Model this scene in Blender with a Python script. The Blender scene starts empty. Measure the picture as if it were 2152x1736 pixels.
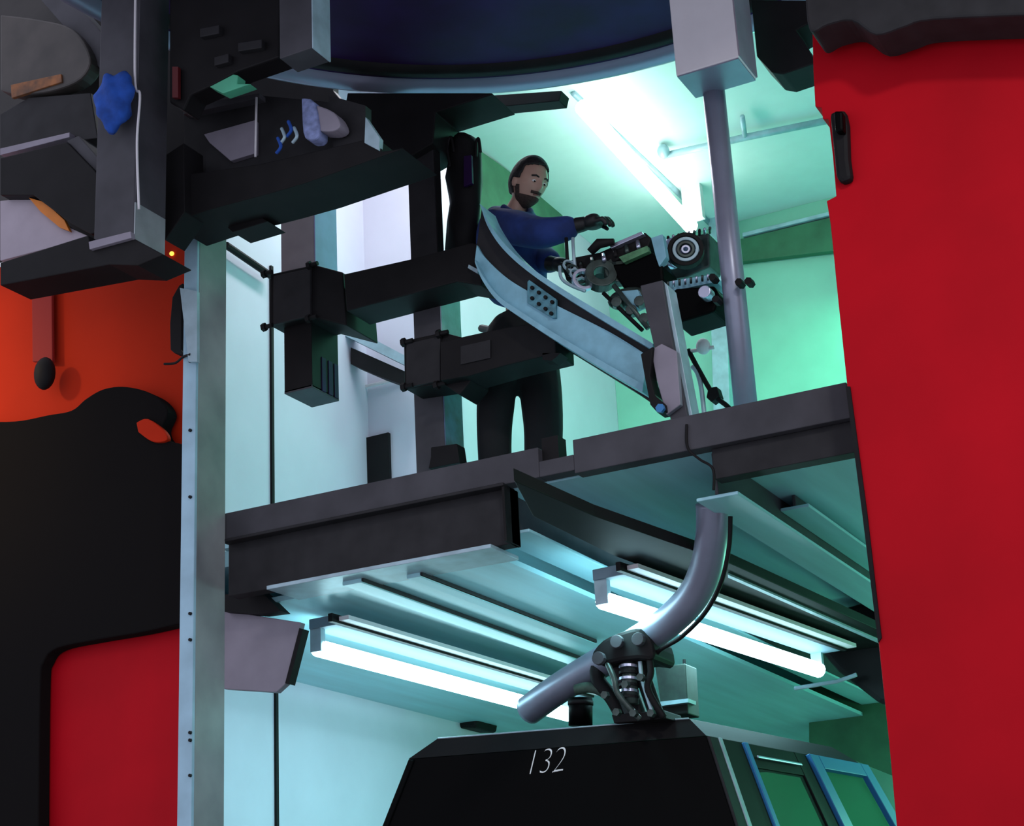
import bpy, bmesh, math, random
from mathutils import Vector, Matrix
random.seed(7)
SC = bpy.context.scene
COL = SC.collection

# ------------------------------------------------------------------ camera
W, H, F = 2152, 1736, 3650.0
CX, CY = 1076, 868
_h, _t, _r = math.radians(26.5), math.atan(1290/3650), math.radians(3.1)
FW = Vector((-math.sin(_h)*math.cos(_t), math.cos(_h)*math.cos(_t), math.sin(_t)))
_R = Vector((math.cos(_h), math.sin(_h), 0)); _U = _R.cross(FW)
RT = _R*math.cos(_r) - _U*math.sin(_r)
UP = _U*math.cos(_r) + _R*math.sin(_r)
EYE = Vector((0, 0, 1.6))
cam = bpy.data.cameras.new('camera'); camo = bpy.data.objects.new('camera', cam); COL.objects.link(camo)
m = Matrix((RT, UP, -FW)).transposed().to_4x4(); m.translation = EYE
camo.matrix_world = m
cam.sensor_width = 36; cam.sensor_fit = 'HORIZONTAL'; cam.lens = 36*F/W
cam.clip_start = 0.05; cam.clip_end = 100
SC.camera = camo
# ------------------------------------------------------------------ world, exposure, large lamps
wd = bpy.data.worlds.new('world'); SC.world = wd; wd.use_nodes = True
wd.node_tree.nodes['Background'].inputs[0].default_value = (0.80, 0.83, 1.0, 1)
wd.node_tree.nodes['Background'].inputs[1].default_value = 0.90
SC.view_settings.view_transform = 'Standard'; SC.view_settings.look = 'None'
SC.view_settings.exposure = 0.0; SC.view_settings.gamma = 1.0
try: SC.view_settings.use_curve_mapping = False
except Exception: pass

def lamp(name, kind, loc, power, color, size=(1, 1), rot=None, aim=None, spot=60):
    l = bpy.data.lights.new(name, kind); l.energy = power; l.color = color
    if kind == 'AREA': l.shape = 'RECTANGLE'; l.size, l.size_y = size
    elif kind in ('POINT', 'SPOT'): l.shadow_soft_size = size[0]
    if kind == 'SPOT': l.spot_size = math.radians(spot); l.spot_blend = 1.0
    o = bpy.data.objects.new(name, l); COL.objects.link(o); o.location = loc
    if aim is not None: o.rotation_euler = (Vector(aim)-Vector(loc)).to_track_quat('-Z', 'Y').to_euler()
    elif rot: o.rotation_euler = rot
    return o
# added fill lights for the upper hall, unseen behind the wheel and beams, and the hall lamps on the viewer's side
lamp('upper_fill_light', 'AREA', (-4.6, 8.6, 7.6), 60, (0.95, 0.92, 1.0), (0.3, 2.6))
lamp('upper_fill_light', 'AREA', (-3.0, 11.2, 7.3), 70, (0.22, 1.0, 0.66), (0.3, 3.6))
lamp('upper_fill_light', 'AREA', (-3.2, 7.7, 7.2), 20, (0.5, 0.95, 1.0), (0.3, 1.6))
lamp('hall_lamp', 'SPOT', (-9.5, 2.5, 6.8), 800, (1.0, 0.66, 0.2), (0.25,), aim=(-6.9, 6.6, 4.8), spot=26)
lamp('hall_lamp', 'SPOT', (1.5, 0.5, 7.5), 420, (1.0, 0.97, 0.92), (0.3,), aim=(-1.0, 6.0, 5.2), spot=60)

lamp('lower_fill_light', 'POINT', (-1.4, 9.6, 2.9), 26, (.25, 1.0, .62), (.12,))  # added green fill lights, unseen behind the red door, brighten the back
lamp('lower_fill_light', 'POINT', (-1.2, 12.2, 3.0), 50, (.25, 1.0, .62), (.12,))

def P(px, py, X=None, Y=None, Z=None):
    v = (FW*F + RT*(px-CX) - UP*(py-CY))/F
    if X is not None: t = (X-EYE.x)/v.x
    elif Y is not None: t = (Y-EYE.y)/v.y
    else: t = (Z-EYE.z)/v.z
    return EYE + v*t
# ------------------------------------------------------------------ materials
MATS = {}
def mat(name, col, rough=0.5, metal=0.0, noise=0.0, scale=6.0, col2=None, emit=None, estr=0, bump=0, trans=0, spec=None, stretch=None):
    if name in MATS: return MATS[name]
    M = bpy.data.materials.new(name); M.use_nodes = True
    nt = M.node_tree; b = nt.nodes['Principled BSDF']
    b.inputs['Base Color'].default_value = (*col, 1); b.inputs['Roughness'].default_value = rough
    b.inputs['Metallic'].default_value = metal
    if spec is not None: b.inputs['Specular IOR Level'].default_value = spec
    if trans: b.inputs['Transmission Weight'].default_value = trans; b.inputs['IOR'].default_value = 1.05
    if emit: b.inputs['Emission Color'].default_value = (*emit, 1); b.inputs['Emission Strength'].default_value = estr
    tc = nt.nodes.new('ShaderNodeTexCoord'); no = nt.nodes.new('ShaderNodeTexNoise')
    no.inputs['Scale'].default_value = scale; no.inputs['Detail'].default_value = 6
    if stretch:
        mp = nt.nodes.new('ShaderNodeMapping'); mp.inputs['Scale'].default_value = stretch
        nt.links.new(tc.outputs['Object'], mp.inputs[0]); nt.links.new(mp.outputs[0], no.inputs['Vector'])
    else: nt.links.new(tc.outputs['Object'], no.inputs['Vector'])
    if noise > 0:
        cr = nt.nodes.new('ShaderNodeValToRGB')
        c2 = col2 or tuple(c*(1-noise) for c in col)
        cr.color_ramp.elements[0].position = 0.32; cr.color_ramp.elements[1].position = 0.68
        cr.color_ramp.elements[0].color = (*c2, 1); cr.color_ramp.elements[1].color = (*col, 1)
        nt.links.new(no.outputs['Fac'], cr.inputs[0]); nt.links.new(cr.outputs[0], b.inputs['Base Color'])
    if bump:
        bp = nt.nodes.new('ShaderNodeBump'); bp.inputs['Strength'].default_value = bump; bp.inputs['Distance'].default_value = 0.01
        nt.links.new(no.outputs['Fac'], bp.inputs['Height']); nt.links.new(bp.outputs[0], b.inputs['Normal'])
    MATS[name] = M; return M
WALLW = mat('white_painted_wall', (0.70, 0.70, 0.80), 0.75, noise=0.06, scale=3, bump=0.1)
WALLG = mat('pale_green_wall', (0.32, 0.72, 0.54), 0.7, noise=0.15, scale=2)
CEILM = mat('white_ceiling', (0.70, 0.86, 0.82), 0.7, noise=0.04)
CEILL = mat('pale_blue_ceiling_sheet', (0.46, 0.86, 0.96), 0.35, noise=0.18, scale=1.5, stretch=(6, .5, 1))
GREENP = mat('green_painted_panel', (0.05, 0.20, 0.10), 0.7, noise=0.4, scale=4)
STEEL = mat('dark_steel', (0.030, 0.029, 0.032), 0.6, spec=.2, noise=0.35, scale=9, bump=0.2)
STEELM = mat('grey_steel', (0.075, 0.073, 0.085), 0.6, spec=.25, noise=0.35, scale=5, bump=0.15)
BLACK = mat('black_paint', (0.013, 0.012, 0.013), 0.6, spec=.15, noise=0.3)
BLACKG = mat('black_gloss', (0.0018, 0.0018, 0.002), 0.5, spec=.05)
LILAC = mat('lilac_grey_paint', (0.30, 0.27, 0.33), 0.6, noise=0.2)
OFFW = mat('off_white_paint', (0.80, 0.77, 0.80), 0.6, noise=0.06)
POSTLIT = mat('lit_post_blue', (0.42, 0.47, 0.49), 0.45, metal=0.2, noise=0.3, scale=7, bump=0.1)
ZINC = mat('zinc_flange', (0.45, 0.62, 0.70), 0.4, metal=0.15, noise=0.3, scale=9)
PIPEM = mat('blue_grey_pipe', (0.30, 0.32, 0.42), 0.35, metal=0.35, noise=0.15)
NAVY = mat('navy_paint', (0.034, 0.010, 0.085), 0.6, spec=.15, noise=0.5, scale=2.5, col2=(0.022, 0.008, 0.035))
CHROME = mat('bare_metal', (0.62, 0.64, 0.80), 0.28, metal=0.8)
RAILB = mat('pale_blue_rail', (0.26, 0.55, 0.68), 0.45, noise=0.25, scale=12)
RED = mat('red_paint', (0.56, 0.003, 0.012), 0.6, spec=.1, noise=0.22, scale=1.6)
REDL = mat('red_wall_paint', (0.60, 0.028, 0.005), 0.7, spec=.1, noise=0.2, scale=1.2)
CONC = mat('concrete', (0.42, 0.42, 0.41), 0.8, noise=0.3, scale=3)
TUBEM = mat('fluorescent_glow', (1, 1, 1), 0.5, emit=(0.55, 0.92, 1.0), estr=12)
CLOTHB = mat('blue_cloth', (0.015, 0.10, 0.52), 0.85, noise=0.5, scale=14, bump=0.6)
SHIRT = mat('blue_work_jacket', (0.016, 0.045, 0.22), 0.9, noise=0.5, scale=9, bump=0.6)
TROUS = mat('black_trousers', (0.008, 0.008, 0.010), 0.9, noise=0.3, bump=0.5)
SKIN = mat('skin', (0.52, 0.32, 0.24), 0.5, noise=0.12, scale=20)
HAIR = mat('dark_hair', (0.012, 0.010, 0.010), 0.7, noise=0.4, scale=60, bump=0.8)
GLOVE = mat('black_leather_glove', (0.008, 0.008, 0.009), 0.55, bump=0.4, noise=0.2)
GLASS = mat('green_tinted_glass', (0.45, 0.80, 0.62), 0.05, trans=0.95)
ORANGE = mat('orange_paint', (0.75, 0.22, 0.02), 0.6, noise=0.3)
BLUEF = mat('blue_window_frame', (0.03, 0.20, 0.48), 0.4)
WHITEM = mat('white_lettering', (0.85, 0.85, 0.85), 0.6)
GEARM = mat('greasy_machine_metal', (0.07, 0.10, 0.09), 0.35, metal=0.3, noise=0.6, scale=18)
SMUDGE = mat('smudged_grey_column', (0.36, 0.40, 0.39), 0.5, noise=0.45, scale=1.8, col2=(0.16, 0.17, 0.18))
# ------------------------------------------------------------------ helpers
def mk(name, verts, faces, material, parent=None, bevel=0.0, smooth=False):
    verts = [Vector(v) for v in verts]
    n = len(verts); base = Vector((sum(v.x for v in verts)/n, sum(v.y for v in verts)/n, min(v.z for v in verts)))
    me = bpy.data.meshes.new(name)
    bm = bmesh.new(); vs = [bm.verts.new(v-base) for v in verts]
    for f in faces:
        try: bm.faces.new([vs[i] for i in f])
        except ValueError: pass
    bmesh.ops.recalc_face_normals(bm, faces=bm.faces)
    bm.to_mesh(me); bm.free()
    me.materials.append(material)
    if smooth:
        for p in me.polygons: p.use_smooth = True
    o = bpy.data.objects.new(name, me); COL.objects.link(o)
    if parent is not None:
        o.parent = parent
        q = base.copy(); a = parent
        while a is not None: q -= a.location; a = a.parent
        o.location = q
    else: o.location = base
    if bevel:
        b = o.modifiers.new('bevel', 'BEVEL'); b.width = bevel; b.segments = 2; b.limit_method = 'ANGLE'
    return o
def tag(o, label, cat, group=None):
    o['label'] = label; o['category'] = cat
    if group: o['group'] = group
    return o
def struct(o): o['kind'] = 'structure'; return o
def thing(name, loc, label, cat, group=None):
    o = bpy.data.objects.new(name, None); COL.objects.link(o); o.location = loc; o.empty_display_size = 0.1
    return tag(o, label, cat, group)
def merge(*parts):
    V, Fc = [], []
    for v, f in parts:
        k = len(V); V += list(v); Fc += [[i+k for i in ff] for ff in f]
    return V, Fc
def boxg(x0, x1, y0, y1, z0, z1):
    return ([(x0,y0,z0),(x1,y0,z0),(x1,y1,z0),(x0,y1,z0),(x0,y0,z1),(x1,y0,z1),(x1,y1,z1),(x0,y1,z1)],
            [(0,1,2,3),(4,5,6,7),(0,1,5,4),(1,2,6,5),(2,3,7,6),(3,0,4,7)])
def box(name, a, material, parent=None, bevel=0.004): return mk(name, *boxg(*a), material, parent, bevel)
def prismg(pts, Y=None, X=None, Z=None, t=0.1, axis=None):
    """polygon traced on a plane at its own distance, given real thickness t along the plane's normal"""
    pts = [P(a, b, X=X, Y=Y, Z=Z) for a, b in pts]
    ax = Vector((0, t, 0)) if Y is not None else Vector((-t, 0, 0)) if X is not None else Vector((0, 0, t))
    n = len(pts); V = pts+[p+ax for p in pts]
    return V, [list(range(n)), list(range(n, 2*n))]+[[i, (i+1) % n, n+(i+1) % n, n+i] for i in range(n)]
def prism(name, pts, material, parent=None, bevel=0.004, **k): return mk(name, *prismg(pts, **k), material, parent, bevel)
def tubeg(pts, r, n=12, caps=True):
    pts = [Vector(p) for p in pts]; V, Fc = [], []
    rr = r if isinstance(r, (list, tuple)) else [r]*len(pts)
    prev = None
    for i, p in enumerate(pts):
        d = (pts[min(i+1, len(pts)-1)]-pts[max(i-1, 0)]).normalized()
        if prev is None:
            a = d.cross(Vector((0, 0, 1)));
            if a.length < 0.1: a = d.cross(Vector((1, 0, 0)))
        else: a = prev-d*prev.dot(d)
        a.normalize(); prev = a; b = d.cross(a)
        for k in range(n):
            t = 2*math.pi*k/n; V.append(p+(a*math.cos(t)+b*math.sin(t))*rr[i])
    for i in range(len(pts)-1):
        for k in range(n): Fc.append([i*n+k, i*n+(k+1) % n, (i+1)*n+(k+1) % n, (i+1)*n+k])
    if caps: Fc += [list(range(n)), list(range((len(pts)-1)*n, len(pts)*n))]
    return V, Fc
def tube(name, pts, r, material, parent=None, n=12): return mk(name, *tubeg(pts, r, n), material, parent, 0, True)
def spline(pts, k=8):
    pts = [Vector(p) for p in pts]; out = []
    for i in range(len(pts)-1):
        p0, p1, p2, p3 = pts[max(i-1, 0)], pts[i], pts[i+1], pts[min(i+2, len(pts)-1)]
        for j in range(k):
            t = j/k
            out.append(0.5*((2*p1)+(p2-p0)*t+(2*p0-5*p1+4*p2-p3)*t*t+(3*p1-p0-3*p2+p3)*t**3))
    out.append(pts[-1]); return out
def ellg(c, rx, ry, rz, n=16, mth=None, rot=None):
    V, Fc = [], []
    c = Vector(c)
    for i in range(n+1):
        a = math.pi*i/n
        for k in range(2*n):
            b = math.pi*k/n
            v = Vector((math.sin(a)*math.cos(b), math.sin(a)*math.sin(b), math.cos(a)))
            if mth: v = mth(v)
            v = Vector((v.x*rx, v.y*ry, v.z*rz))
            if rot: v = rot @ v
            V.append(c+v)
    for i in range(n):
        for k in range(2*n): Fc.append([i*2*n+k, i*2*n+(k+1) % (2*n), (i+1)*2*n+(k+1) % (2*n), (i+1)*2*n+k])
    return V, Fc
def discg(c, axis, r, t, n=28, r_in=0):
    c = Vector(c); axis = Vector(axis).normalized()
    a = axis.orthogonal().normalized(); b = axis.cross(a); V, Fc = [], []
    ring = lambda rad, off: [c+axis*off+(a*math.cos(2*math.pi*k/n)+b*math.sin(2*math.pi*k/n))*rad for k in range(n)]
    if r_in:
        V = ring(r, 0)+ring(r, t)+ring(r_in, t)+ring(r_in, 0)
        for j in range(4):
            for k in range(n): Fc.append([j*n+k, j*n+(k+1) % n, ((j+1) % 4)*n+(k+1) % n, ((j+1) % 4)*n+k])
    else:
        V = ring(r, 0)+ring(r, t)
        Fc = [list(range(n)), list(range(n, 2*n))]+[[k, (k+1) % n, n+(k+1) % n, n+k] for k in range(n)]
    return V, Fc
def boltg(c, axis, r=0.014, t=0.018): return discg(c, axis, r, t, 6)
def dup(o, loc):
    c = o.copy(); COL.objects.link(c); c.location = loc
    for ch in o.children:
        d = ch.copy(); COL.objects.link(d); d.parent = c
    return c

# ================================================================== SETTING
XL = -5.6; ZD = 3.88; ZT = 3.94
struct(box('floor', (-13, 4, -3, 14, -0.1, 0), CONC))
struct(box('wall_left', (XL-0.2, XL, 6.75, 13.5, 0, 8.25), WALLW))
struct(box('wall_back', (XL, 3, 13.3, 13.5, 0, 8.2), WALLG))
struct(box('ceiling', (XL, 3, 8.0, 13.3, 8.15, 8.3), CEILM))
struct(box('wall_right', (2.0, 2.2, 6.8, 13.3, 0, 8.15), WALLG))
struct(mk('floor_upper', *merge(boxg(-4.8, 1.9, 6.47, 6.75, 3.80, ZD), boxg(XL, 1.9, 6.75, 13.3, 3.80, ZD)), CEILL))
_x = P(1036, 1127, Y=6.5).x
struct(mk('ceiling_lower', *merge(boxg(-4.8, _x, 6.6, 6.75, 3.535, 3.56), boxg(XL, _x, 6.75, 13.3, 3.535, 3.56)), CEILL))
for i, (X0, ya, yb, X, p) in enumerate([(0, 560, 1075, XL, 569)]):
    a, b = P(568, 560, X=XL), P(570, 1062, X=XL)
    struct(box('trim_1', (XL, XL+0.015, a.y-0.012, a.y+0.012, 3.9, a.z), BLACK, bevel=0))
a = P(578, 1470, X=XL)
struct(box('trim_2', (XL, XL+0.015, a.y-0.012, a.y+0.012, 0.1, 3.5), BLACK, bevel=0))
# long rail along the left wall and its pale upper flange
a, b, c = P(475, 515, X=XL+.05), P(562, 573, X=XL+.05), P(860, 775, X=XL+.05)
t = thing('wall_rail', (a.x, a.y, 5.8), 'black wall rail with pale top flange sloping away along the left white wall', 'rail')
mk('rail_bar', *tubeg([a, P(570, 580, X=XL+.05)], 0.022, 8), BLACK, t)
mk('rail_beam', *prismg([(737, 730), (850, 780), (850, 810), (790, 788), (737, 765)], Y=8.9, t=0.12), BLACK, t)
mk('top_flange', *prismg([(722, 690), (735, 686), (852, 748), (852, 768), (726, 706)], Y=8.87, t=0.12), ZINC, t)
# partition with the low dark door
xa, xb = XL, P(921, 600, Y=9.13).x
struct(mk('wall_partition', *boxg(xa, xb, 9.13, 9.42, ZD, 8.1), WALLW))
MATS.pop('x', None)
struct(prism('door_1', [(745, 925), (816, 908), (820, 1060), (745, 1075)], BLACK, Y=9.10, t=0.03))
o = struct(prism('trim_3', [(736, 816), (846, 790), (846, 797), (736, 823)], OFFW, Y=9.10, t=0.02))
# pale reveal around the opening, and the lintel
struct(prism('trim_4', [(917, 238), (1034, 200), (1036, 214), (926, 246)], ZINC, Y=9.0, t=0.12))
# green panel on the wall beyond
g = thing('wall_cladding', P(1000, 400, X=XL+.03), 'dark green cladding panel on the wall behind the man with black hair', 'panel')
mk('panel', *prismg([(952, 276), (1060, 352), (1182, 446), (1190, 560), (952, 560)], X=XL+0.04, t=0.035), GREENP, g, 0.003)
# ceiling beam line, pipe on the ceiling, wall lines at the back
a, b = P(1205, 196, Z=8.13), P(1492, 470, Z=8.13)
tag(tube('ceiling_conduit', [a, b], 0.022, ZINC), 'thin straight conduit running along the bright ceiling away from the viewer', 'conduit')
cp = thing('ceiling_pipe', P(1390, 330, Z=8.1), 'short pale pipe with elbow crossing the ceiling behind the round post', 'pipe')
tube('pipe_run', [P(1392, 328, Z=8.08), P(1560, 290, Z=8.08), P(1745, 252, Z=8.08)], 0.028, ZINC, cp)
mk('elbow', *ellg(P(1394, 318, Z=8.08), .05, .05, .06, 8), ZINC, cp, 0, True)
tube('pipe_branch', [P(1560, 245, Z=8.1), P(1566, 292, Z=8.08)], 0.02, ZINC, cp)
struct(prism('trim_5', [(1560, 489), (1745, 444), (1746, 451), (1560, 497)], ZINC, Y=13.2, t=0.08))
struct(prism('trim_6', [(1540, 506), (1752, 455), (1758, 526), (1540, 552)], GREENP, Y=13.22, t=0.07))
struct(prism('trim_7', [(1488, 450), (1520, 450), (1535, 900), (1500, 900)], ZINC, Y=13.1, t=0.15))
tl = thing('ceiling_light', P(1400, 420, Z=8.0), 'long glowing fluorescent tube light under the bright upper ceiling', 'light')
a, b = P(1330, 330, Z=7.8), P(1452, 476, Z=7.8)
mk('diffuser', *tubeg([P(1225, 225, Z=7.8), b], 0.06, 14), mat('upper_tube_glow', (1, 1, 1), emit=(.85, 1, .93), estr=12), tl, 0, True)
mk('housing', *boxg(min(a.x, b.x)-.04, max(a.x, b.x)+.04, b.y-.05, b.y+.02, 7.84, 8.15), OFFW, tl)

# ================================================================== LOWER CEILING BEAMS
def ibeam(name, X0, X1, label, y0=6.5, y1=13.2, z0=3.60, z1=3.80, fm=CEILL):
    t = thing(name, ((X0+X1)/2, y0, z0), label, 'beam', 'beams under the upper deck')
    xc = (X0+X1)/2
    box('bottom_flange', (X0, X1, y0, y1, z0, z0+.015), fm, t)
    box('web', (xc-.008, xc+.008, y0, y1, z0+.015, z1), STEELM, t)
    return t
a, b = P(1036, 1127, Y=6.5), P(1112, 1108, Y=6.5)
ibeam('deck_beam', a.x, b.x, 'steel beam under the deck with green lower flange, left of the curved tube', z0=a.z-.01)
a, b = P(1463, 1050, Y=6.5), P(1550, 1028, Y=6.5)
ibeam('deck_beam', a.x, b.x, 'steel beam under the deck with wide green lower flange, above the curved tube', z0=a.z-.01)
a, b = P(1640, 1075, Y=7.3), P(1700, 1062, Y=7.3)
ibeam('deck_beam', a.x, b.x, 'short visible steel beam under the deck beside the right red door', y0=7.3, z0=a.z)
x1 = P(1000, 1200, Y=8).x
# ribs below the low ceiling
for (pa, pb, w, lab) in [((700, 1240), (1250, 1395), .05, 'blue ribbed ceiling channel between the girder and the left tube light'),
                         ((800, 1232), (1300, 1350), .035, 'thin dark ceiling batten nearest the middle of the blue ceiling')]:
    a, b = P(*pa, Z=3.50), P(*pb, Z=3.50); xm = (a.x+b.x)/2
    tg = thing('ceiling_channel', (xm, a.y, 3.49), lab, 'channel')
    box('channel', (xm-w, xm+w, a.y, min(b.y, 12.9), 3.512, 3.534), CEILL, tg)
    box('lip', (xm+w, xm+w+.012, a.y, min(b.y, 12.9), 3.515, 3.534), STEEL, tg)

# ================================================================== MAIN GIRDER
g = thing('front_girder', P(800, 1200, Y=6.4), 'long dark steel girder carrying the deck edge between the columns', 'girder')
xs = P(475, 1080, Y=6.4).x; xm = P(1135, 950, Y=6.4).x; xn = P(1170, 950, Y=6.4).x; xo = P(1208, 940, Y=6.4).x; xe = P(1782, 812, Y=6.4).x
x7 = P(1070, 1100, Y=6.4).x
mk('fascia_plate', *merge(boxg(xs, xm, 6.38, 6.46, 3.805, ZT), boxg(xm, xo, 6.38, 6.46, 3.805, 3.875), boxg(xo, xe, 6.38, 6.46, 3.79, ZT)), STEELM, g, 0.004)
mk('lower_web', *merge(boxg(xs, x7, 6.42, 6.50, 3.55, 3.805), boxg(xs, x7, 6.36, 6.42, 3.795, 3.81)), STEEL, g, 0.004)
a = P(560, 1240, Y=6.36)
mk('bottom_flange', *boxg(a.x, P(1040, 1140, Y=6.4).x, 6.36, 6.62, 3.53, 3.548), ZINC, g, 0.002)
mk('stiffener', *boxg(x7-.012, x7, 6.37, 6.5, 3.55, 3.8), BLACK, g)
xq = P(1444, 1000, Y=6.4).x; xr = P(1497, 1000, Y=6.4).x
mk('end_web', *boxg(xr, xe+.06, 6.42, 6.5, 3.66, 3.79), STEEL, g, 0.003)
tube('curved_seam', spline([P(1443, 892, Y=6.37), P(1445, 940, Y=6.37), P(1470, 965, Y=6.37), P(1498, 985, Y=6.37), P(1500, 1030, Y=6.37)]), 0.006, BLACK, g, 6)
mk('toe_block', *boxg(xm, xn, 6.42, 6.5, 3.87, 3.99), BLACK, g)
# haunch bracket
hb = thing('haunch_bracket', P(540, 1450, Y=6.55), 'lilac grey gusset bracket under the girder beside the left column', 'bracket')
mk('gusset', *prismg([(470, 1283), (632, 1308), (601, 1436), (580, 1455), (470, 1448)], Y=6.6, t=0.04), LILAC, hb, 0.004)
mk('edge_strip', *prismg([(629, 1320), (637, 1322), (607, 1438), (599, 1436)], Y=6.59, t=0.05), BLACK, hb)
mk('top_packing', *prismg([(470, 1250), (545, 1240), (590, 1284), (545, 1290), (470, 1285)], Y=6.55, t=0.08), BLACK, hb)

# ================================================================== LEFT COLUMN
a, b, c = P(387, 1000, Y=6.15), P(415, 1000, Y=6.15), P(474, 1000, Y=6.42)
lc = thing('steel_column', (a.x, 6.2, 0), 'tall pale grey steel column with bolted front flange at the left of the girder', 'column')
zt = P(415, 470, Y=6.2).z
mk('side_plate', *boxg(b.x-.02, b.x, 6.15, 6.15+(P(474, 1000, X=b.x).y-6.15), 0, zt+.12), SMUDGE, lc, .003)
ff_ = mk('front_flange', *boxg(a.x, b.x-.0, 6.13, 6.15, 0, zt-.05), mat('blue_white_flange', (.42, .66, .80), .5, noise=.3, scale=4), lc, .003)
mk('outer_leg', *boxg(a.x, a.x+.012, 6.15, 6.34, 0, zt-.3), OFFW, lc, .003)
for y in (760, 905, 1045, 1290, 1345, 1540, 1556, 1630):
    mk('bolt', *boltg(P(401, y, Y=6.13), (0, -1, 0), .008, .01), BLACK, ff_)
mk('upper_plate', *prismg([(378, 605), (414, 612), (414, 760), (396, 760)], Y=6.10, t=.02), ZINC, lc)
# clamp hanging at the outer side of the column
ck = thing('cable_clamp', P(370, 740, Y=6.2), 'black cable clamp hooked on the outer edge of the left column', 'clamp')
mk('clamp_body', *prismg([(362, 625), (376, 600), (384, 595), (382, 650), (380, 735), (385, 745), (366, 742), (358, 735), (357, 680)], Y=6.14, t=.05), BLACK, ck, .003)
tube('hook', spline([P(345, 765, Y=6.15), P(368, 763, Y=6.15), P(385, 750, Y=6.12), P(400, 745, Y=6.1)]), .006, BLACK, ck, 6)
# cap plate
cp = thing('cap_plate', P(460, 450, Y=6.1), 'black flat plates on top of the left column', 'plate')
mk('plate', *prismg([(385, 452), (480, 415), (563, 465), (488, 488), (440, 440), (393, 470)], Y=6.05, t=.15), BLACK, cp, .003)
mk('corner', *prismg([(378, 455), (418, 473), (385, 490), (370, 480)], Y=6.05, t=.1), BLACK, cp, .003)

# ================================================================== PILLARS AND CLAMPS
def pillar(name, label, px0, px1, px2, ytop, ybot, Y, m1, m2, grp='deck pillars'):
    ym = (ytop+ybot)/2
    a, b = P(px0, ym, Y=Y), P(px1, ym, Y=Y); y2 = P(px2, ym, X=b.x).y
    zt = P(px0, ytop, Y=Y).z; zb = P((px0+px1)/2, ybot, Y=Y).z
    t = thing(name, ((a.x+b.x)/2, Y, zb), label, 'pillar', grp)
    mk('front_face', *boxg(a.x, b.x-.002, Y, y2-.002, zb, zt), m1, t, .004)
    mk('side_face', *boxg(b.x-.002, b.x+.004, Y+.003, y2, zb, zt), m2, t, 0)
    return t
pillar('deck_pillar', 'mauve grey square pillar with its lit side painted pale blue entering the left black sleeve clamp', 590, 660, 706, 360, 600, 6.9, mat('mauve_paint', (.42, .38, .40), .6, noise=.2), mat('lit_blue_side', (.50, .50, .88), .5, noise=.2))  # side coloured brighter and bluer: the light on that face is painted in
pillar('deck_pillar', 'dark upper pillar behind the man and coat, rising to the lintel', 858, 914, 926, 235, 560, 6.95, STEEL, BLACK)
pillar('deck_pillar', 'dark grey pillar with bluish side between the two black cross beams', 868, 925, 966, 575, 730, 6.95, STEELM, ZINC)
pillar('deck_pillar', 'dark grey pillar standing on the deck below the second sleeve clamp', 872, 934, 972, 800, 1010, 6.95, STEELM, mat('mottled_blue_side', (.10, .22, .40), .5, noise=.5, scale=8, col2=(.06, .08, .12)))  # bluish side, randomly mottled with a darker blue

s1 = thing('sleeve_clamp', P(640, 700, Y=6.8), 'black sleeve clamp with corner bolts around the mauve pillar', 'clamp', 'sleeve clamps on the pillars')
mk('sleeve', *prismg([(568, 576), (660, 556), (720, 572), (728, 684), (650, 664), (565, 684)], Y=6.78, t=.3), BLACK, s1, .006)
fp_ = mk('front_plate', *prismg([(574, 580), (652, 563), (652, 664), (574, 682)], Y=6.765, t=.02), STEEL, s1, .004)
for p in ((562, 574), (562, 686), (657, 556), (655, 668)):
    q = P(*p, Y=6.76); mk('bolt', *merge(tubeg([q+Vector((-.035, 0, 0)), q+Vector((.03, 0, 0))], .012, 8), discg(q+Vector((-.03, 0, 0)), (1, 0, 0), .022, .02, 6)), BLACK, fp_)
hb = thing('hanging_box_tube', P(650, 840, Y=6.9), 'black square tube stub hanging open below the left sleeve clamp', 'tube')
a, b = P(597, 750, Y=6.85), P(655, 750, Y=6.85); y2 = P(711, 750, X=b.x).y; zb = P(600, 826, Y=6.85).z
mk('tube_body', *boxg(a.x, b.x, 6.85, y2, zb, P(600, 670, Y=6.85).z), BLACK, hb, .004)
mk('blue_stripes', *merge(*[boxg(b.x, b.x+.004, P(x, 790, X=b.x).y, P(x+8, 790, X=b.x).y, P(690, 828, X=b.x).z, P(690, 758, X=b.x).z) for x in (676, 690, 702)]), NAVY, hb, 0)  # narrow blue stripes on the right side of the tube
mk('bottom_rim', *boxg(a.x, b.x, 6.85, y2, zb-.004, zb+.012), STEELM, hb, .002)

s2 = thing('sleeve_clamp', P(900, 820, Y=6.8), 'black sleeve clamp around the pillar left of the man', 'clamp', 'sleeve clamps on the pillars')
mk('sleeve', *prismg([(848, 716), (930, 698), (985, 712), (990, 800), (965, 830), (930, 806), (850, 818)], Y=6.78, t=.18), BLACK, s2, .006)
fp_ = mk('front_plate', *prismg([(853, 722), (925, 706), (925, 800), (853, 815)], Y=6.765, t=.02), STEEL, s2, .004)
for p in ((856, 718), (856, 812), (930, 700), (925, 808)):
    q = P(*p, Y=6.76); mk('bolt', *merge(tubeg([q+Vector((-.035, 0, 0)), q+Vector((.03, 0, 0))], .012, 8), discg(q+Vector((-.03, 0, 0)), (1, 0, 0), .022, .02, 6)), BLACK, fp_)

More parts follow.
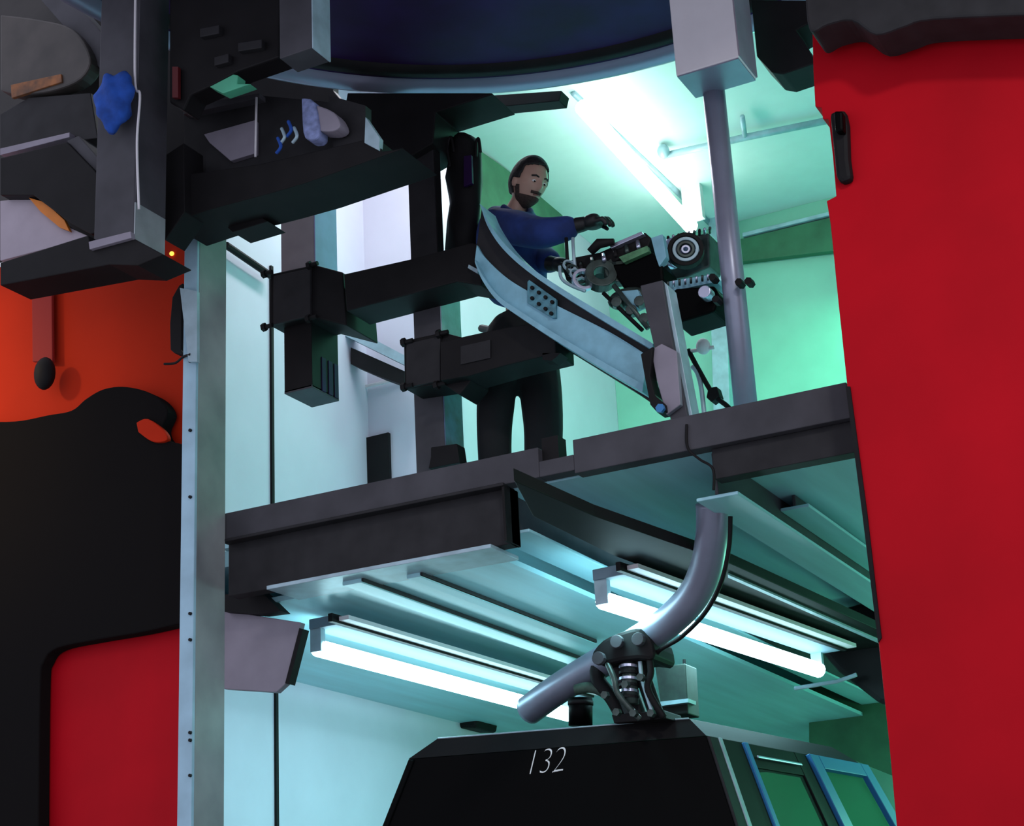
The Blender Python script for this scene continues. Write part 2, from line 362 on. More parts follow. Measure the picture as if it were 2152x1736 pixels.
c1 = thing('cross_beam', P(830, 650, Y=6.75), 'upper black cross beam from the left sleeve clamp to the curved rail', 'beam', 'black cross beams')
mk('beam_body', *prismg([(722, 576), (860, 545), (990, 510), (1010, 515), (1012, 600), (960, 592), (735, 652), (728, 654)], Y=6.74, t=.22), BLACK, c1, .006)
mk('end_bracket', *prismg([(985, 556), (1004, 566), (1004, 575), (983, 563)], Y=6.72, t=.03), ZINC, c1)
c2 = thing('cross_beam', P(1050, 770, Y=6.75), 'lower black cross beam in front of the man\'s thighs', 'beam', 'black cross beams')
mk('beam_body', *prismg([(925, 718), (1060, 688), (1165, 672), (1168, 742), (1060, 768), (985, 790), (925, 800)], Y=6.72, t=.2), BLACK, c2, .006)
mk('face_plate', *prismg([(968, 728), (1030, 714), (1030, 752), (968, 766)], Y=6.712, t=.012), STEEL, c2)
mk('end_lug', *prismg([(1140, 742), (1178, 742), (1160, 758), (1140, 756)], Y=6.72, t=.08), BLACK, c2)
# side leg behind pillar between man and wall
fl = tag(prism('foot_block', [(905, 940), (960, 932), (966, 972), (900, 985), (905, 960)], BLACK, Y=6.87, t=.08), 'small black foot block at the base of the lower dark pillar', 'block')

# coat hanging on the pillar
co = thing('hanging_coat', P(975, 520, Y=7.1), 'black coat hanging by two loops beside the blue wall reveal', 'coat')
V = []; prof = [(290, 958, 1000), (305, 948, 1010), (340, 944, 1012), (380, 940, 1010), (430, 946, 1008), (470, 942, 1006), (530, 938, 1004)]
Fc = []; n = 12
for (y, x0, x1) in prof:
    for k in range(n):
        t = 2*math.pi*k/n; q = P((x0+x1)/2+(x1-x0)/2*math.cos(t), y, Y=7.12); q.y += .07*math.sin(t)+.012*math.sin(3*t+y*.05); V.append(q)
for i in range(len(prof)-1):
    for k in range(n): Fc.append([i*n+k, i*n+(k+1) % n, (i+1)*n+(k+1) % n, (i+1)*n+k])
Fc += [list(range(n)), list(range((len(prof)-1)*n, len(prof)*n))]
mk('coat_body', V, Fc, BLACK, co, 0, True)
tube('loop', spline([P(946, 350, Y=7.05), P(940, 310, Y=7.05), P(948, 288, Y=7.05), P(954, 320, Y=7.05)]), .008, BLACK, co, 6)
tube('loop', spline([P(1000, 330, Y=7.05), P(1001, 300, Y=7.05), P(1006, 292, Y=7.05), P(1010, 320, Y=7.05)]), .008, BLACK, co, 6)
mk('patch', *prismg([(974, 328), (990, 325), (992, 385), (974, 392)], Y=7.035, t=.02), NAVY, co, .003)

# ================================================================== CURVED RAIL
def sweep(outer, inner, Y, t):
    o = [P(*p, Y=Y) for p in outer]; i = [P(*p, Y=Y) for p in inner]
    n = len(o); ax = Vector((0, t, 0)); V = o+i+[v+ax for v in o]+[v+ax for v in i]; Fc = []
    for k in range(n-1):
        Fc += [[k, k+1, n+k+1, n+k], [2*n+k, 2*n+k+1, 3*n+k+1, 3*n+k], [k, k+1, 2*n+k+1, 2*n+k], [n+k, n+k+1, 3*n+k+1, 3*n+k]]
    Fc += [[0, n, 3*n, 2*n], [n-1, 2*n-1, 4*n-1, 3*n-1]]
    return V, Fc
def spl2(pts, k=6): return [(v.x, v.y) for v in spline([Vector((a, b, 0)) for a, b in pts], k)]
eT = spl2([(1008, 428), (1024, 462), (1058, 510), (1110, 558), (1190, 612), (1290, 672), (1372, 722)])
eT2 = spl2([(1012, 440), (1026, 478), (1056, 522), (1106, 568), (1184, 622), (1284, 684), (1372, 736)])
eM = spl2([(1002, 515), (1018, 540), (1060, 580), (1110, 612), (1190, 652), (1285, 700), (1362, 748)])
eB = spl2([(998, 545), (1015, 580), (1048, 622), (1095, 655), (1165, 700), (1270, 762), (1352, 808)])
eB2 = spl2([(998, 552), (1014, 590), (1045, 632), (1092, 666), (1162, 712), (1266, 775), (1350, 824)])
cr = thing('curved_rail', P(1180, 700, Y=6.7), 'curved steel track rail sweeping down in front of the man, pale blue lower web', 'rail')
mk('top_flange', *sweep(eT, eT2, 6.60, .16), RAILB, cr, 0)
mk('upper_web', *sweep(eT2, eM, 6.66, .03), STEEL, cr, 0)
mk('lower_web', *sweep(eM, eB, 6.64, .05), RAILB, cr, 0)
mk('bottom_flange', *sweep(eB, eB2, 6.60, .16), RAILB, cr, 0)
sp_ = mk('splice_plate', *prismg([(1108, 592), (1112, 588), (1168, 628), (1168, 668), (1160, 668), (1108, 636)], Y=6.625, t=.02), mat('splice_blue', (.10, .30, .38), .5, noise=.5, scale=30), cr, .002)
for (x, y) in [(1120, 606), (1134, 616), (1148, 626), (1162, 636), (1120, 628), (1134, 640), (1148, 650), (1160, 660)]:
    mk('bolt', *boltg(P(x, y, Y=6.625), (0, -1, 0), .009, .014), BLACK, sp_)
lb = thing('rail_brace', P(1280, 800, Y=6.8), 'dark diagonal brace under the curved rail down to the leaning post', 'brace')
mk('brace_bar', *prismg([(1160, 678), (1190, 690), (1360, 795), (1412, 840), (1400, 868), (1330, 820), (1165, 718)], Y=6.78, t=.1), STEEL, lb, .004)

# leaning support post
sp = thing('support_post', P(1420, 890, Y=6.55), 'leaning grey support post with bracket plate at the lower end of the curved rail', 'post')
mk('post_body', *prismg([(1345, 600), (1392, 588), (1410, 700), (1448, 888), (1412, 896), (1372, 720)], Y=6.50, t=.12), STEELM, sp, .005)
mk('side_edge', *prismg([(1393, 590), (1403, 600), (1456, 880), (1449, 890)], Y=6.52, t=.10), ZINC, sp, .002)
bp_ = mk('bracket_plate', *prismg([(1368, 735), (1390, 722), (1422, 738), (1430, 850), (1400, 872), (1380, 800)], Y=6.47, t=.03), LILAC, sp, .004)
mk('clamp_jaw', *prismg([(1346, 744), (1372, 728), (1366, 790), (1376, 830), (1398, 850), (1400, 865), (1382, 868), (1366, 850), (1356, 800)], Y=6.45, t=.08), BLACK, sp, .004)
mk('nut', *discg(P(1390, 860, Y=6.44), (0, -1, 0), .02, .02, 6), BLUEF, bp_)

# ================================================================== TROLLEY MACHINE
tr = thing('track_trolley', P(1290, 620, Y=7.0), 'greasy track trolley with rollers and a dark motor on the curved rail', 'machine')
mk('main_arm', *prismg([(1180, 560), (1210, 540), (1260, 530), (1300, 512), (1355, 488), (1368, 500), (1362, 520), (1300, 545), (1240, 575), (1190, 590)], Y=6.85, t=.12), BLACK, tr, .006)
mk('top_plate', *prismg([(1280, 515), (1348, 486), (1352, 492), (1284, 522)], Y=6.82, t=.16), CHROME, tr, .002)
mk('side_plate', *prismg([(1300, 540), (1360, 516), (1364, 528), (1310, 552)], Y=6.80, t=.03), mat('green_machine_plate', (.12, .34, .16), .5, noise=.6, scale=20), tr, .002)
mk('motor', *prismg([(1285, 555), (1310, 552), (1370, 528), (1392, 560), (1394, 590), (1350, 606), (1310, 606), (1296, 585)], Y=6.83, t=.2), BLACKG, tr, .012)
mk('hand_lever', *tubeg([P(1240, 530, Y=6.8), P(1258, 512, Y=6.8), P(1290, 508, Y=6.8)], [.02, .025, .015], 10), BLACK, tr, 0, True)
q = P(1262, 588, Y=6.85)
mk('roller', *discg(q, (.5, -.9, .2), .075, .06, 28, .035), GEARM, tr, .004)
mk('roller', *discg(P(1300, 578, Y=6.9), (.5, -.9, .2), .07, .05, 28), GEARM, tr, .004)
mk('roller', *discg(P(1225, 592, Y=6.8), (.6, -.8, .1), .055, .03, 24, .04), CHROME, tr, .002)
for x in (1190, 1204): tube('clip', [P(x, 500, Y=6.82), P(x+2, 540, Y=6.82), P(x+6, 580, Y=6.82)], .009, ZINC if x > 1200 else BLACK, tr, 8)
tube('hose', spline([P(1176, 560, Y=6.78), P(1180, 585, Y=6.76), P(1200, 600, Y=6.76), P(1230, 612, Y=6.76)]), .008, ZINC, tr, 8)
mk('lower_gear', *ellg(P(1320, 628, Y=6.85), .10, .06, .05, 10), GEARM, tr, 0, True)
for (x, y) in [(1300, 642), (1330, 658), (1358, 676), (1348, 640)]:
    mk('gear_lug', *discg(P(x, y, Y=6.82), (.2, -1, 0), .026, .05, 10), GEARM, tr, .004)
mk('pale_block', *prismg([(1300, 612), (1340, 608), (1352, 640), (1330, 650)], Y=6.79, t=.05), RAILB, tr, .004)
for i in range(7):
    mk('stud', *tubeg([P(1196+i*24, 562-i*9, Y=6.84), P(1198+i*24, 574-i*9, Y=6.80)], .010, 8), (CHROME, BLACK, GEARM)[i % 3], tr, 0, True)
for i in range(5):
    mk('guide_ring', *discg(P(1196+i*7, 560+i*9, Y=6.80), (.7, -.6, .3), .034, .010, 18, .026), (ZINC, GEARM)[i % 2], tr, 0)
tube('guide_rod', [P(1290, 600, Y=6.78), P(1362, 690, Y=6.78)], .012, GEARM, tr, 10)
tube('guide_rod', [P(1268, 616, Y=6.79), P(1350, 694, Y=6.79)], .010, BLACK, tr, 10)
rb = thing('drive_unit', P(1450, 650, Y=6.9), 'drive unit of coils and a black motor between the leaning post and the round post', 'machine')
mk('coil', *merge(*[discg(P(1404+i*13, 536-i*3, Y=7.05), (1, -.45, .1), .075, .016, 26, .052) for i in range(4)]), CHROME, rb, 0)
mk('gearbox', *prismg([(1400, 505), (1490, 488), (1492, 560), (1440, 582), (1400, 590)], Y=7.12, t=.15), GEARM, rb, .01)
for (r_, i_, m_) in ((.085, .066, BLACK), (.062, .046, ZINC), (.042, .028, GEARM), (.022, .010, CHROME)):
    mk('pulley_ring', *discg(P(1442, 532, Y=7.02), (.35, -1, 0), r_, .05, 28, i_), m_, rb, .003)
for i in range(9):
    mk('stud', *tubeg([P(1404+i*11, 508-i*2.4, Y=7.08), P(1404+i*11, 498-i*2.4, Y=7.0)], .007, 8), (BLACK, CHROME, GEARM)[i % 3], rb, 0, True)
for i in range(8):
    mk('stud', *tubeg([P(1404+i*12, 604-i*2.2, Y=6.88), P(1404+i*12, 592-i*2.2, Y=6.86)], .006, 8), (GEARM, CHROME)[i % 2], rb, 0, True)
mk('side_coil', *merge(*[discg(P(1384+i*2, 522+i*9, Y=6.86), (1, -.3, .1), .028, .012, 16, .016) for i in range(4)]), CHROME, rb, 0)
mk('shelf', *prismg([(1398, 592), (1500, 576), (1505, 592), (1402, 614)], Y=6.9, t=.2), RAILB, rb, .003)
mk('motor', *prismg([(1408, 618), (1420, 606), (1500, 600), (1512, 620), (1500, 655), (1418, 680)], Y=6.85, t=.2), BLACKG, rb, .01)
mk('fitting', *discg(P(1490, 622, Y=6.83), (0, -1, 0), .03, .06, 14), CHROME, rb, .003)
mk('band', *prismg([(1368, 500), (1392, 492), (1400, 540), (1385, 560), (1378, 540)], Y=6.82, t=.04), RAILB, rb, .002)
for p in ((1505, 590), (1512, 636), (1560, 600), (1580, 598)):
    mk('bolt', *boltg(P(*p, Y=6.8), (0, -1, 0), .018, .05), BLACK, rb)
# cables and stand on the deck by the post
st = thing('tool_stand', P(1490, 870, Y=7.3), 'thin black and white tool stand with valve in front of the pale back wall', 'stand')
tube('leg', spline([P(1446, 735, Y=7.3), P(1470, 780, Y=7.3), P(1500, 830, Y=7.3), P(1545, 880, Y=7.3), (P(1550, 900, Y=7.3).x, 7.3, ZD)]), .012, BLACK, st, 8)
tube('leg', spline([P(1455, 770, Y=7.3), P(1468, 790, Y=7.3), P(1478, 850, Y=7.3), (P(1484, 920, Y=7.3).x, 7.3, ZD)]), .012, ZINC, st, 8)
mk('valve', *merge(ellg(P(1478, 728, Y=7.3), .035, .035, .04, 8), tubeg([P(1452, 738, Y=7.3), P(1500, 730, Y=7.3)], .01, 8)), OFFW, st, 0, True)
mk('joint', *prismg([(1488, 815), (1506, 812), (1512, 832), (1495, 845), (1484, 835)], Y=7.28, t=.06), BLACK, st, .004)
wl = thing('wall_lamp', P(1215, 840, Y=9.0), 'small round wall fitting on the green wall right of the man\'s legs', 'fitting')
mk('dome', *ellg(P(1215, 838, Y=13.2), .10, .06, .10, 10), ZINC, wl, 0, True)
mk('base', *prismg([(1200, 852), (1212, 862), (1232, 852), (1230, 862), (1212, 870), (1198, 862)], Y=13.18, t=.1), BLACK, wl)
wl.location = P(1215, 860, Y=13.2)
for c in wl.children: c.location -= (P(1215, 860, Y=13.2)-P(1215, 840, Y=9.0))

# ================================================================== WHITE BOX COLUMN AND ROUND POST
a, b = P(1420, 150, Y=6.6), P(1553, 125, Y=6.6); y2 = P(1588, 150, X=b.x).y; zb = a.z
wb = thing('box_column', ((a.x+b.x)/2, 6.7, zb), 'off-white square box column hanging from above at top right', 'column')
a2 = P(1432, 166, Y=6.6); zb = P(1426, 158, Y=6.6).z; yb2 = y2
mk('box_body', *boxg(a.x, b.x, 6.6, yb2, zb, zb+1.6), OFFW, wb, .006)
mk('side_plate', *boxg(b.x, b.x+.006, 6.6, yb2, zb+.01, zb+1.6), LILAC, wb, 0)  # darker lilac sheet: shade on the white box's side put into colour
mk('bottom_plate', *boxg(a.x+.004, b.x-.004, 6.604, yb2-.004, zb-.006, zb), PIPEM, wb, 0)  # bluish sheet: shade on the underside put into colour
rp = thing('round_post', P(1565, 870, Y=6.85), 'blue grey round post standing on the deck under the off-white box column', 'post')
q = P(1568, 860, Y=6.85); top = P(1524, 195, Y=6.85)
mk('post_body', *tubeg([(q.x, 6.85, ZD), (q.x, 6.85, top.z+.1)], .052, 28), PIPEM, rp, 0, True)
mk('foot_plate', *boxg(q.x-.12, q.x+.12, 6.74, 6.98, ZD, ZD+.02), STEEL, rp)

struct(prism('wall_shade_sheet', [(290, -60), (400, -60), (400, 425), (290, 340)], BLACK, Y=6.6, t=.06))  # added black sheets stand in for the darkness of the roof space
struct(prism('wall_shade_sheet', [(290, -60), (640, -60), (700, 140), (700, 190), (790, 300), (400, 425), (290, 340)], BLACK, Y=7.35, t=.06))
# ================================================================== BULL WHEEL
ZW = 6.35
p1, p2, p3 = P(500, 150, Z=ZW), P(950, 200, Z=ZW), P(1440, 122, Z=ZW)
def circ(a, b, c):
    ax, ay, bx, by, cx, cy = a.x, a.y, b.x, b.y, c.x, c.y
    d = 2*(ax*(by-cy)+bx*(cy-ay)+cx*(ay-by))
    ux = ((ax*ax+ay*ay)*(by-cy)+(bx*bx+by*by)*(cy-ay)+(cx*cx+cy*cy)*(ay-by))/d
    uy = ((ax*ax+ay*ay)*(cx-bx)+(bx*bx+by*by)*(ax-cx)+(cx*cx+cy*cy)*(bx-ax))/d
    return Vector((ux, uy, ZW)), math.hypot(ax-ux, ay-uy)
cc, RR = circ(p1, p2, p3); print('WHEEL', cc, RR)
bw = thing('bull_wheel', cc, 'big navy blue horizontal wheel with bare metal rim overhead', 'wheel')
def lathe(prof, c, n=160):
    V, Fc = [], []
    for (r, z) in prof:
        for k in range(n): V.append((c.x+r*math.cos(2*math.pi*k/n), c.y+r*math.sin(2*math.pi*k/n), z))
    for i in range(len(prof)-1):
        for k in range(n): Fc.append([i*n+k, i*n+(k+1) % n, (i+1)*n+(k+1) % n, (i+1)*n+k])
    return V, Fc
mk('disc', *lathe([(0.02, ZW+.12), (RR*.55, ZW+.10), (RR-.42, ZW+.06), (RR-.16, ZW+.07), (RR-.10, ZW+.04)], cc), NAVY, bw, 0, True)
mk('rim', *lathe([(RR-.12, ZW+.08), (RR-.07, ZW+.02), (RR-.03, ZW-.01), (RR, ZW), (RR+.01, ZW+.05), (RR-.02, ZW+.09), (RR+.02, ZW+.14)], cc), mat('rim_metal', (.30, .30, .42), .35, metal=.5), bw, 0, True)
mk('groove_liner', *lathe([(RR-.20, ZW+.075), (RR-.18, ZW+.03), (RR-.13, ZW+.03), (RR-.115, ZW+.07)], cc), BLACK, bw, 0, True)
# dark header over the opening
hd = thing('header_beam', P(900, 300, Y=6.95), 'black header beam joining pillar tops under the big wheel', 'beam')
mk('beam_body', *prismg([(730, 195), (1033, 195), (1036, 198), (915, 236), (910, 300), (860, 330), (845, 312), (800, 320), (720, 250)], Y=6.9, t=.25), BLACK, hd, .006)
hb2 = tag(prism('roof_plate', [(1035, 200), (1180, 190), (1175, 212), (1036, 226)], BLACK, Y=7.6, t=.1), 'flat dark plate below the wheel rim left of centre', 'plate')

# ================================================================== TOP RIGHT
tp = thing('roof_bracket', P(1640, 150, Y=6.5), 'dark angular roof bracket right of the off-white box column', 'bracket')
mk('bracket_plate', *prismg([(1578, 0), (1720, 0), (1716, 40), (1672, 64), (1700, 104), (1715, 132), (1645, 156), (1622, 152), (1590, 118)], Y=6.95, t=.2), BLACK, tp, .006)
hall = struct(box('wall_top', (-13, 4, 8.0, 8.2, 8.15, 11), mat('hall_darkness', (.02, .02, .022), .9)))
# right red door
rd = thing('red_door', P(1900, 1500, Y=6.1), 'big red steel door panel with stepped edge at the right', 'door')
rd.location.z = 0
E1 = [(1704, -40), (1709, 150), (1713, 224), (1726, 226), (1729, 250), (1741, 250), (1750, 330), (1757, 412), (1737, 422), (1745, 470), (1762, 640), (1780, 810), (1815, 1080), (1845, 1340), (1868, 1560), (1890, 1800)]
V, Fc = prismg(E1+[(1926+400, 1800), (1926+400, -40)], Y=6.1, t=.1)
mk('panel', V, Fc, RED, rd, .004)
mk('edge_seal', *prismg([(1777, 812), (1786, 812), (1822, 1080), (1852, 1340), (1845, 1350), (1812, 1080)], Y=6.09, t=.12), BLACK, rd)
mk('latch', *prismg([(1742, 235), (1775, 228), (1782, 260), (1784, 330), (1790, 375), (1768, 384), (1756, 372)], Y=6.06, t=.05), BLACK, rd, .02); _l = bpy.data.objects[-1] if False else [c for c in rd.children if c.name.startswith('latch')][0]
mk('latch_handle', *prismg([(1752, 232), (1770, 232), (1772, 275), (1754, 275)], Y=6.02, t=.05), BLACKG, _l, .01)
th = thing('track_hood', P(1800, 60, Y=6.0), 'dark rounded track hood over the right red door', 'hood')
V, Fc = prismg(spl2([(1690, -40), (1700, 62), (1740, 50), (1790, 42), (1840, 72), (1900, 55), (1960, 40), (2200, 30), (2400, 30), (2400, -40)], 4)[:-1]+[(2400, -40)], Y=5.85, t=.2)
mk('hood_body', V, Fc, STEEL, th, .02)

# ================================================================== TOP LEFT STRUCTURE
dw = struct(box('wall_dark', (-13, P(560, 300, Y=7.6).x-1.0, 6.75, 6.85, 5.9, 9.5), mat('hall_dark2', (.03, .03, .033), .9)))  # backdrop with the darkness of the hall put into its colour
rw = struct(mk('wall_red', *boxg(-13, P(386, 900, Y=6.6).x, 6.6, 6.72, 0, P(300, 470, Y=6.6).z), REDL))
bm_ = thing('overhead_beam', P(600, 400, Y=5.9), 'dark overhead beam with wide lower flange above the left column and mauve pillar', 'beam')
mk('web', *prismg([(385, 232), (545, 200), (700, 215), (800, 300), (800, 320), (390, 430)], Y=5.98, t=.1), STEEL, bm_, .004)
mk('lower_flange', *prismg([(352, 372), (545, 345), (790, 288), (802, 318), (848, 312), (640, 385), (560, 408), (440, 440), (352, 470)], Y=5.85, t=.3), BLACK, bm_, .004)
mk('top_lip', *prismg([(385, 226), (545, 196), (545, 206), (385, 240)], Y=5.93, t=.1), STEELM, bm_)
mk('pale_panel', *prismg([(428, 282), (536, 252), (536, 322), (484, 338), (440, 300)], Y=5.95, t=.03), LILAC, bm_, .003)
tube('edge_rod', [P(539, 205, Y=5.9), P(537, 330, Y=5.9)], .006, OFFW, bm_, 8)
mk('end_corner', *prismg([(768, 246), (798, 290), (796, 316), (766, 300)], Y=5.84, t=.03), ZINC, bm_)
mk('end_plate', *prismg([(690, 200), (768, 222), (768, 300), (700, 310)], Y=5.88, t=.05), STEEL, bm_)
th2 = thing('tool_bundle', P(630, 300, Y=5.8), 'bluish rags and tools lying on the overhead beam', 'rags')
mk('rag', *prismg(spl2([(632, 205), (660, 215), (670, 285), (640, 290), (634, 250)], 3), Y=5.78, t=.08), mat('pale_blue_rag', (.28, .34, .62), .8, noise=.5, scale=30), th2, .01)
mk('grey_cloth', *prismg(spl2([(664, 220), (700, 235), (715, 262), (700, 275), (672, 275)], 3), Y=5.79, t=.08), LILAC, th2, .01)
for i, (x, y) in enumerate(((592, 270), (606, 255), (618, 268), (584, 290))):
    tube('cord', spline([P(x, y, Y=5.78), P(x+6, y+18, Y=5.77), P(x-3, y+32, Y=5.78)]), .008, MATS['blue_cloth'] if i % 2 else ZINC, th2, 8)
# grey hanger and cyan piece at the top
pillar('roof_hanger', 'short grey hanger with turquoise side at the top left of the big wheel', 587, 655, 692, -30, 112, 5.4, STEELM, ZINC, 'roof hangers')
gp = tag(prism('green_plate', [(440, 182), (490, 156), (500, 158), (498, 176), (526, 176), (468, 196)], mat('green_paint', (.10, .55, .32), .5, noise=.3), Y=5.56, t=.06), 'small bright green plate beside the left end of the wheel rim', 'plate')
bl = thing('machinery_block', P(470, 150, Y=5.8), 'black machinery block in the roof between the grey post and the hanger', 'machine')
mk('block', *prismg([(356, -30), (588, -30), (586, 120), (500, 150), (440, 182), (400, 200), (385, 232), (356, 215)], Y=5.6, t=.12), BLACK, bl, .008)
for (x, y, w) in ((420, 60, 40), (500, 90, 50), (450, 120, 30)):
    mk('rib', *prismg([(x, y), (x+w, y-8), (x+w, y+10), (x, y+18)], Y=5.57, t=.04), STEEL, bl, .003)
mk('red_tag', *prismg([(362, 140), (374, 140), (374, 205), (362, 205)], Y=5.57, t=.02), mat('dull_red', (.10, .004, .006), .6), bl)
# grey post in front with rope
gpst = thing('grey_post', P(300, 540, Y=5.6), 'dark grey square post hanging at top left with a rope along it', 'post')
a, b = P(205, 250, Y=5.5), P(287, 250, Y=5.5); y2 = P(352, 250, X=b.x).y; zb = P(290, 500, Y=5.5).z; zt = P(290, -60, Y=5.5).z
mk('post_front', *boxg(a.x, b.x, 5.5, y2, zb, zt), STEELM, gpst, .005)
mk('lit_lower_side', *boxg(b.x, b.x+.006, 5.5, y2-.01, zb, P(300, 420, Y=5.5).z), POSTLIT, gpst, 0)  # bluish sheet: light falling on the post's lower side, painted in
mk('side_face', *boxg(b.x, b.x+.005, 5.5, y2-.01, P(300, 420, Y=5.5).z, zt), STEELM, gpst, 0)
mk('bottom_plate', *boxg(a.x, b.x, 5.5, y2, zb-.01, zb), BLACK, gpst)
rp2 = tag(tube('rope', spline([P(285, -40, Y=5.46), P(284, 170, Y=5.46), P(294, 200, Y=5.45), P(288, 300, Y=5.45), P(292, 440, Y=5.46)]), .006, OFFW, n=6), 'thin white rope hanging along the grey post at top left', 'rope')
cb = tag(mk('blue_cloth_bundle', *ellg(P(240, 212, Y=5.42), .10, .06, .145, 14, mth=lambda v: v*(1+.10*math.sin(7*v.x+4*v.z)+.06*math.sin(11*v.z))), CLOTHB, None, 0, True), 'crumpled blue cloth bundle hanging in front of the grey post', 'cloth')
# left roof structure
lr = thing('roof_truss', P(100, 400, Y=5.7), 'dark angled roof truss with sloping bars in the top left corner', 'truss')
mk('back_plate', *prismg([(0, -30), (215, -30), (215, 300), (212, 530), (0, 540)], Y=5.9, t=.1), mat('brown_black', (.035, .030, .028), .6, noise=.4), lr)
mk('upper_bar', *prismg([(60, -30), (125, -30), (215, 70), (215, 150)], Y=5.75, t=.1), STEELM, lr, .004)
mk('curved_arm', *prismg(spl2([(0, 190), (40, 198), (110, 190), (170, 165), (190, 120), (150, 60), (80, 40), (0, 30)], 4), Y=5.7, t=.08), mat('brown_steel', (.06, .05, .045), .5, noise=.5), lr, .01)
mk('orange_reflection', *prismg([(22, 178), (128, 155), (130, 172), (24, 206)], Y=5.69, t=.02), mat('orange_reflect', (.35, .12, .03), .6, noise=.7, scale=14, col2=(.05, .03, .02)), lr, .003)  # orange reflection on the steel, painted as a thin plate
mk('mid_plate', *prismg([(0, 240), (60, 205), (190, 195), (205, 290), (0, 318)], Y=5.72, t=.08), STEEL, lr, .004)
mk('bright_lip', *prismg([(0, 312), (146, 278), (146, 288), (0, 326)], Y=5.68, t=.1), LILAC, lr, .002)
mk('diagonal_bar', *prismg([(0, 332), (140, 298), (278, 440), (270, 470), (190, 492), (150, 470), (70, 410), (0, 410)], Y=5.6, t=.15), BLACK, lr, .005)
mk('diagonal_side', *prismg([(140, 296), (165, 285), (285, 420), (278, 442)], Y=5.62, t=.14), STEELM, lr, .003)
mk('pale_panel', *prismg([(0, 422), (60, 415), (150, 480), (190, 498), (0, 548)], Y=5.66, t=.05), mat('pale_mauve', (.42, .36, .42), .6, noise=.15), lr, .003)
mk('orange_strip', *prismg([(60, 415), (95, 425), (135, 462), (146, 486), (125, 478), (85, 445)], Y=5.63, t=.02), ORANGE, lr, .002)
lf = thing('bottom_shoe', P(200, 560, Y=5.5), 'black flat shoe under the foot of the grey post at top left', 'shoe plate')
mk('shoe', *prismg([(0, 552), (185, 494), (190, 515), (275, 498), (344, 535), (290, 558), (230, 556), (0, 600)], Y=5.4, t=.2), BLACK, lf, .005)
mk('lip', *prismg([(186, 508), (274, 486), (276, 500), (188, 524)], Y=5.38, t=.03), LILAC, lf, .002)
mk('drop_bracket', *prismg([(340, 330), (386, 300), (388, 445), (346, 505), (345, 400)], Y=5.8, t=.15), BLACK, lf, .004)

struct(prism('wall_red_lower', [(40, 1290), (385, 1290), (385, 1800), (40, 1800)], RED, Y=6.585, t=.01))  # added sheet, deeper red painted in where the warm lamp spills over
# ================================================================== RED SIDE : black sheet for the shadow shape
dm = thing('shadow_shape', P(200, 1300, Y=6.3), 'black sheet standing in for the soft shadow on the red wall at left', 'machine')
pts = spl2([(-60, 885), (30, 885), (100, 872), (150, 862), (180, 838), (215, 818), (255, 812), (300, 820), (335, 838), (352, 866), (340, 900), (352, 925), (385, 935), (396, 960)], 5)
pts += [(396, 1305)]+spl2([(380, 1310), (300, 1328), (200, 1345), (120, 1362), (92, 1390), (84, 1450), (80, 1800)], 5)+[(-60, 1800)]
mk('shadow_sheet', *prismg(pts, Y=6.5, t=.08), mat('black_shadow', (.010, .009, .009), .95, spec=.05), dm, .03)  # shadow on the red wall built as a flat black sheet
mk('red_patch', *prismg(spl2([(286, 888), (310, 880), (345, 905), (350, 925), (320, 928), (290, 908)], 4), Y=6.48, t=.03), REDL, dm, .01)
hg = thing('pull_cord', P(92, 830, Y=6.4), 'dim dark pull handle hanging on a strap before the orange-red wall', 'handle')
mk('strap', *prismg([(66, 560), (108, 560), (110, 760), (68, 760)], Y=6.55, t=.02), mat('dark_red_strap', (.30, .012, .008), .8), hg, .004)
mk('knob', *ellg(P(94, 785, Y=6.5), .06, .05, .09, 12), BLACK, hg, 0, True)
mk('marker_light', *ellg(P(361, 533, Y=6.59), .013, .012, .012, 8), mat('yellow_glow', (1, .8, .1), emit=(1, .75, .1), estr=1.2), thing('signal_lamp', P(361, 540, Y=6.59), 'tiny yellow signal lamp at the top of the red wall', 'lamp'), 0, True)

